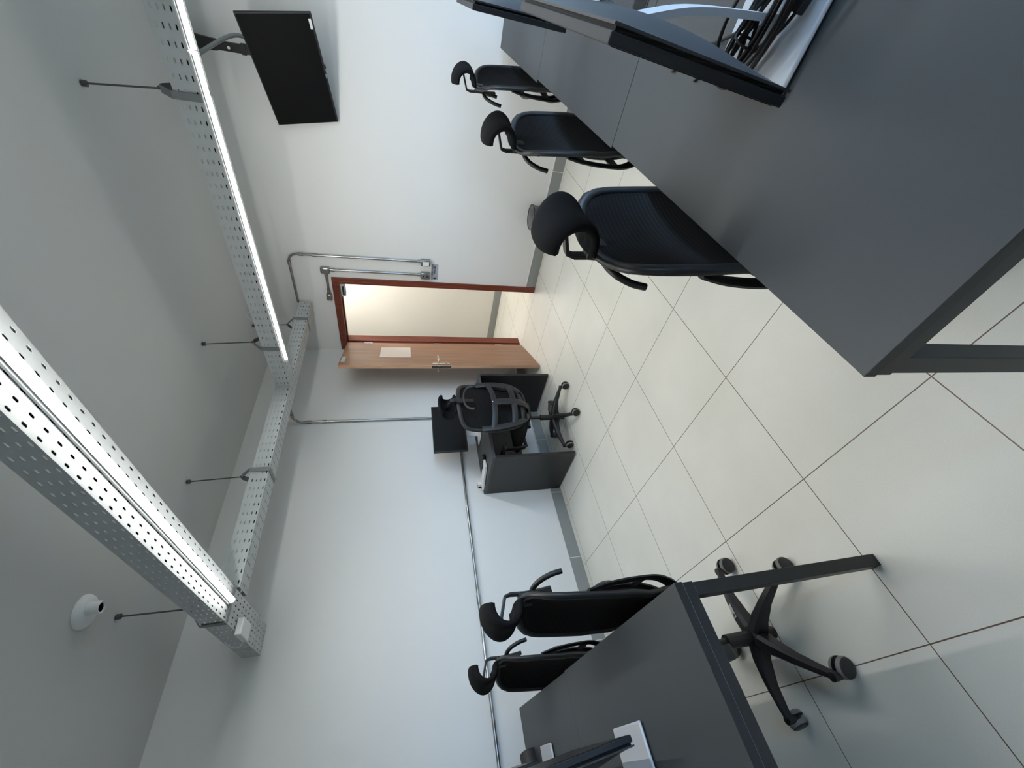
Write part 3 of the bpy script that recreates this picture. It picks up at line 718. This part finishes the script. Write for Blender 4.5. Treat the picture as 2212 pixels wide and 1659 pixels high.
tie = MB().tube([A0 + dirn * 0.05 + side * 0.030 * math.cos(a) + Vector((0, 0, 0.003 + 0.024 * math.sin(a))) for a in [2 * PI * i / 20 for i in range(20)]], 0.0025, 6, closed=True)
t_ = tie.build('cable_tie', 'cable', None, tuple(A0), smooth=60); t_.parent = o; t_.location = (0, 0, 0)
c1 = MB().tube(bez([(2.79, -0.70, 0.775), (2.762, -0.64, 0.764), (2.745, -0.575, 0.75), (2.715, -0.48, 0.7435), (2.66, -0.40, 0.7435)]), 0.0036, 8)
tag(c1.build('power_cable', 'cable', None, (2.79, -0.7, 0.775), smooth=70), 'single black cable lying on the table, farther from the coil', 'cable', 'loose cables on the table')
c2 = MB().tube(bez([(2.78, -0.705, 0.775), (2.750, -0.665, 0.768), (2.725, -0.61, 0.754), (2.708, -0.565, 0.7435), (2.66, -0.52, 0.7435)]), 0.0036, 8)
tag(c2.build('power_cable', 'cable', None, (2.78, -0.7, 0.775), smooth=70), 'single black cable lying on the table, next to the silver base', 'cable', 'loose cables on the table')
pl = empty('video_plug', (2.815, -0.805, 0.766), 0, 'black plug with cable resting on the near edge of the silver base', 'plug')
MB().obox((0.012, 0.004, 0.004), (0.022, -0.006, 0), (0.003, 0.012, 0), (0, 0, 0.008)).build('plug_body', 'cable', pl, bevel=0.003)
MB().tube(bez([(-0.008, 0.008, 0.004), (-0.04, 0.03, 0.005), (-0.08, 0.075, 0.012), (-0.10, 0.10, 0.018)]), 0.0032, 8).build('plug_cable', 'cable', pl, smooth=60)

# black slatted device on the left table by the wall
sp = empty('slatted_speaker', (-0.40, -1.665, 0.7396), 0.5, 'small rounded black slatted device at the wall end of the left table', 'speaker')
MB().grid(lambda u, v: (0.05 * math.cos(PI * v) , -0.05 + 0.10 * u, 0.02 + 0.062 * math.sin(PI * v)), 1, 16).box(-0.05, 0.05, -0.05, 0.05, 0, 0.02).build('speaker_body', 'chair_plastic', sp, smooth=40)
m = MB()
for k in range(6):
    m.box(-0.04 + 0.014 * k, -0.033 + 0.014 * k, 0.05, 0.053, 0.012, 0.03 + 0.045 * math.sin(PI * (k + .5) / 6))
m.build('speaker_grille', 'tyre', sp)

# ------------------------------------------------------------------ waste bin
bn = empty('waste_bin', (1.195, 2.085, 0), 0, 'small dark wire mesh waste bin against the door wall', 'waste bin')
BH = 0.262
MB().lathe([(0.085, 0.006), (0.085, 0.008), (0.112, BH)], (0, 0, 0), 'Z', 40).build('bin_wall', 'bin', bn, smooth=60)
m = MB(); 
m.tube([(0.113 * math.cos(a), 0.113 * math.sin(a), BH) for a in [2 * PI * k / 40 for k in range(40)]], 0.0038, 8, closed=True)
m.build('bin_rim', 'bin_rim', bn, smooth=60)
MB().lathe([(0.0, 0.0), (0.086, 0.0), (0.087, 0.012), (0.084, 0.012), (0.083, 0.004), (0, 0.004)], (0, 0, 0), 'Z', 32).build('bin_base', 'bin_rim', bn, smooth=50)

# ------------------------------------------------------------------ office chairs
def yc(z):
    P = [(0.44, -0.20), (0.52, -0.19), (0.62, -0.180), (0.74, -0.192), (0.86, -0.216), (1.03, -0.248)]
    for (z0, y0), (z1, y1) in zip(P, P[1:]):
        if z <= z1: 
            t = (z - z0) / (z1 - z0); return y0 + (y1 - y0) * t
    return P[-1][1]
def hw_(z):
    P = [(0.46, 0.175), (0.56, 0.20), (0.70, 0.23), (0.85, 0.232), (0.97, 0.226), (1.03, 0.22)]
    for (z0, y0), (z1, y1) in zip(P, P[1:]):
        if z <= z1:
            t = max(0, (z - z0) / (z1 - z0)); return y0 + (y1 - y0) * t
    return P[-1][1]
def back_pt(a, b, off=0.0):
    r = max(abs(a), abs(b)); k = 1.0 if r < 1e-6 else (abs(a / r) ** 9 + abs(b / r) ** 9) ** (-1 / 9)
    a, b = a * k, b * k
    z = 0.74 + 0.258 * b + 0.032 * (1 - a * a) * (1 if b > 0 else 0) * abs(b)
    return Vector((a * hw_(z), yc(z) + (0.030 + 0.024 * min(1, max(0, (z - 0.7) / 0.28))) * a * a + off, z))

def make_chair(loc, rz, label):
    g = empty('office_chair', loc, rz, label, 'chair', 'black mesh office chairs')
    # star base
    sb = MB()
    sb.lathe([(0.0, 0.034), (0.022, 0.034), (0.024, 0.07), (0.036, 0.08), (0.040, 0.14), (0.034, 0.155), (0.0, 0.155)], (0, 0, 0), 'Z', 24)
    for k in range(5):
        a = math.radians(72 * k - 4); c_, s_ = math.cos(a), math.sin(a)
        prof = [(0.02, 0.026, 0.152, 0.085), (0.08, 0.024, 0.150, 0.100), (0.16, 0.019, 0.132, 0.098), (0.24, 0.015, 0.105, 0.080), (0.285, 0.013, 0.086, 0.066)]
        vs = []
        for (d, w, zt, zb) in prof:
            for (yy, zz) in ((-w, zb), (w, zb), (w, zt - 0.012), (w * .55, zt), (-w * .55, zt), (-w, zt - 0.012)):
                vs.append((d * c_ - yy * s_, d * s_ + yy * c_, zz))
        fs = [(i * 6 + j, i * 6 + (j + 1) % 6, (i + 1) * 6 + (j + 1) % 6, (i + 1) * 6 + j) for i in range(4) for j in range(6)] + [tuple(range(5, -1, -1)), tuple(range(24, 30))]
        sb.add(vs, fs)
        sb.lathe([(0.013, 0.052), (0.015, 0.09), (0.0, 0.092)], (0.278 * c_, 0.278 * s_, 0), 'Z', 12)
    sbo = sb.build('star_base', 'chair_plastic', g, smooth=35)
    for k in range(5):
        a = math.radians(72 * k - 4); c_, s_ = math.cos(a), math.sin(a)
        t = a + (0.7, -0.9, 2.0, 1.1, -0.4)[k]; tx, ty = math.cos(t), math.sin(t); nx, ny = -ty, tx
        px, py = 0.278 * c_, 0.278 * s_
        cx, cy = px + 0.018 * tx, py + 0.018 * ty
        cas = MB().lathe([(0.006, 0.035), (0.006, 0.07)], (px, py, 0), 'Z', 8).obox((cx, cy, 0.042), (tx * 0.02, ty * 0.02, 0), (nx * 0.006, ny * 0.006, 0), (0, 0, 0.015)).build('caster', 'chair_plastic', g, smooth=40)
        for sg_ in (-1, 1):
            wm = MB(); 
            # wheel: lathe about local axis n
            prof = [(0.0, 0.025), (0.025, 0.025), (0.031, 0.022), (0.0345, 0.014), (0.0345, 0.008), (0.0, 0.007)]
            vs = []; n = 20
            for (r_, h_) in prof:
                for q in range(n):
                    an = 2 * PI * q / n
                    vs.append((cx + nx * h_ * sg_ + tx * r_ * math.cos(an), cy + ny * h_ * sg_ + ty * r_ * math.cos(an), 0.0347 + r_ * math.sin(an)))
            base = len(wm.v); wm.v += vs
            for i in range(5):
                for q in range(n):
                    l = (q + 1) % n
                    f = (i * n + q, i * n + l, (i + 1) * n + l, (i + 1) * n + q)
                    wm.f.append(list(f) if sg_ > 0 else list(f[::-1])); wm.mi.append(1 if i in (2, 3) else 0)
            wm.build('caster_wheel', ['chair_plastic', 'tyre'], cas, smooth=45)
    MB().tube([(0, 0, 0.145), (0, 0, 0.40)], 0.014, 14).tube([(0, 0, 0.15), (0, 0, 0.26)], 0.025, 18).build('gas_lift', 'chair_plastic', g, smooth=50)
    MB().box(-0.075, 0.075, -0.13, 0.10, 0.385, 0.432).box(-0.11, 0.11, -0.04, 0.07, 0.415, 0.438).build('tilt_mechanism', 'chair_plastic', g, bevel=0.008)
    MB().tube([(0.07, 0.02, 0.405), (0.20, 0.03, 0.40), (0.26, 0.035, 0.395)], [0.005, 0.005, 0.011], 8).build('height_lever', 'chair_plastic', g, smooth=50)
    MB().tube([(-0.075, -0.03, 0.402), (-0.125, -0.03, 0.402)], [0.02, 0.02], 12).build('tension_knob', 'chair_plastic', g, smooth=40)
    # seat
    def seat(u, v):
        th = 2 * PI * u; ph = -PI / 2 + PI * v
        e = lambda c, p: math.copysign(abs(c) ** p, c)
        cx_ = e(math.cos(ph), 0.28); x = 0.245 * e(math.cos(th), 0.45) * cx_; y = 0.235 * e(math.sin(th), 0.45) * cx_
        z = 0.034 * e(math.sin(ph), 0.6)
        z += -0.02 * max(0, (y - 0.12) / 0.12) ** 2 + 0.012 * (abs(x) / 0.24) ** 2
        return (x, y + 0.035, 0.472 + z)
    MB().grid(seat, 48, 12).build('seat', 'chair_fabric', g, smooth=60)
    # arms
    for sx in (-1, 1):
        am = MB().tube(bez([(sx * 0.17, 0.06, 0.436), (sx * 0.255, 0.06, 0.44), (sx * 0.27, 0.065, 0.50), (sx * 0.27, 0.07, 0.62)]), 0.014, 4, flat=(0.55, 1.5), up=(sx * 1.0, 0, 0.3)).build('armrest', 'chair_plastic', g, smooth=40)
        MB().box(sx * 0.27 - 0.034, sx * 0.27 + 0.034, 0.0, 0.19, 0.618, 0.642).build('arm_pad', 'chair_plastic', am, bevel=0.009, smooth=50, seg=3)
    # back frame
    n = 72
    ring = []
    for k in range(n):
        a = 2 * PI * k / n; c_, s_ = math.cos(a), math.sin(a); r_ = max(abs(c_), abs(s_)); ring.append(back_pt(c_ / r_, s_ / r_, -0.004))
    MB().tube(ring, 0.014, 8, closed=True, flat=(0.85, 1.35), up=(0, 1, 0)).build('back_frame', 'chair_plastic', g, smooth=60)
    MB().grid(lambda u, v: back_pt((2 * u - 1) * 0.985, (2 * v - 1) * 0.985, 0.004), 24, 30).build('back_mesh', 'chair_mesh', g, smooth=60)
    # lumbar support cage
    sp_ = MB()
    for sx in (-1, 1):
        sp_.tube(bez([(sx * 0.226, -0.188, 0.85), (sx * 0.229, -0.200, 0.77), (sx * 0.218, -0.208, 0.66), (sx * 0.192, -0.208, 0.55), (sx * 0.13, -0.18, 0.46), (sx * 0.03, -0.12, 0.425)]), 0.02, 8, flat=(0.35, 1.25), up=(0, 1, 0.2))
    sp_.tube(bez([(-0.229, -0.202, 0.755), (-0.12, -0.238, 0.735), (0, -0.248, 0.728), (0.12, -0.238, 0.735), (0.229, -0.202, 0.755)]), 0.02, 8, flat=(0.35, 1.2), up=(0, 1, 0))
    sp_.tube(bez([(-0.20, -0.208, 0.575), (-0.11, -0.238, 0.565), (0, -0.246, 0.56), (0.11, -0.238, 0.565), (0.20, -0.208, 0.575)]), 0.02, 8, flat=(0.35, 1.3), up=(0, 1, 0))
    sp_.tube(bez([(0, -0.248, 0.735), (0, -0.252, 0.62), (0, -0.232, 0.50), (0, -0.17, 0.425), (0, -0.06, 0.405)]), 0.024, 8, flat=(0.35, 1.4), up=(0, 1, 0.1))
    sp_.build('lumbar_support', 'chair_plastic', g, smooth=60)
    MB().box(-0.004, 0.004, -0.2565, -0.2555, 0.738, 0.746).build('care_tag', 'white_plastic', g)
    # headrest
    def head(u, v):
        a = 2 * u - 1; th = math.radians(100 - 200 * v); r_ = 0.006
        e = abs(a) ** 5
        y = -0.236 + 0.076 * math.cos(th) * (1 - 0.16 * e) + 0.010 * a * a
        z = 1.118 + 0.066 * math.sin(th) * (1 - 0.28 * e) - 0.010 * a * a
        s_ = 0.10 * (1 - 0.10 * abs(math.sin(th)) ** 3)
        return (a * s_, y, z)
    hd = MB().grid(head, 24, 20).build('headrest', 'chair_fabric', g, smooth=70, solid=0.018)
    MB().tube([(0, -0.270, 0.905), (0, -0.282, 1.07), (0, -0.276, 1.092), (0, -0.175, 1.128)], 0.014, 4, flat=(0.36, 1.1), up=(0, -1, 0.3)).build('headrest_bar', 'chair_plastic', g, bevel=0.002)
    MB().box(-0.024, 0.024, -0.282, -0.236, 0.985, 1.040).build('bar_clamp', 'chair_plastic', g, bevel=0.007)
    pts = bez([(-0.092, -0.312, 0.875), (-0.086, -0.306, 0.92), (-0.055, -0.297, 0.962), (0, -0.290, 0.978), (0.055, -0.297, 0.962), (0.086, -0.306, 0.92), (0.092, -0.312, 0.875)], 6)
    MB().tube(pts, 0.0105, 10).build('coat_hanger', 'chair_plastic', g, smooth=60)
    return g
CH = [  # hub x, y, facing degrees, label
    (0.012, 0.575, 176.1, 'black mesh office chair at the black desk, its back to the camera'),
    (2.540, -0.690, 0.0, 'largest black mesh office chair behind the right hand tables, nearest the camera'),
    (2.470, 0.395, -5.0, 'black mesh office chair at the middle of the right hand table row'),
    (2.490, 1.480, -3.9, 'smallest black mesh office chair, at the far end of the right hand table row'),
    (1.110, -1.468, -89.5, 'black mesh office chair at the near left table, its wheels in full view'),
    (0.225, -1.500, -82.4, 'black mesh office chair farther along the left tables, nearer the left wall')]
x, y, a, l = CH[0]
c0 = make_chair((x, y, 0), math.radians(a - 90), l)
for k in [k for k in COL.objects if k.parent == c0]:
    if k.name.split('.')[0] in ('star_base', 'caster'): k.rotation_euler.z = math.radians(27)
    if k.name.startswith('coat_hanger'): k.scale = (1.25, 1, 0.72); k.location.z = 0.285
for (x, y, a, l) in CH[1:]:
    c = copy_tree(c0); c.location = (x, y, 0); c.rotation_euler = (0, 0, math.radians(a - 90)); c['label'] = l
    kids = [k for k in COL.objects if k.parent == c]
    for k in kids:
        nm = k.name.split('.')[0]
        if nm in ('star_base', 'caster'): k.rotation_euler.z = math.radians({2.54: 12, 2.47: 31, 2.49: -9, 0.225: 20}.get(x, 0))
        if nm == 'coat_hanger': k.scale = (1, 1, 1); k.location.z = 0
        if nm in ('star_base', 'caster'): continue
        if x != 1.110: k.location.z -= {2.54: 0.07, 2.47: 0.09}.get(x, 0.045)     # these seats are set lower on their gas lifts
    if abs(x - 1.110) < 1e-6:   # barcode label on one spoke
        ang = math.radians(72 * 4 - 4)
        MB().obox((0, 0, 0), (0.028, 0, 0), (0, 0.0085, 0), (0, 0, 0.0006)).obox((-0.018, 0, 0.0007), (0.006, 0, 0), (0, 0.005, 0), (0, 0, 0.0002), 1).build('spoke_label', ['label', 'ink'], c).matrix_local = Matrix.Translation((0.105 * math.cos(ang), 0.105 * math.sin(ang), 0.146)) @ Matrix.Rotation(ang, 4, 'Z') @ Matrix.Rotation(0.2, 4, 'Y')
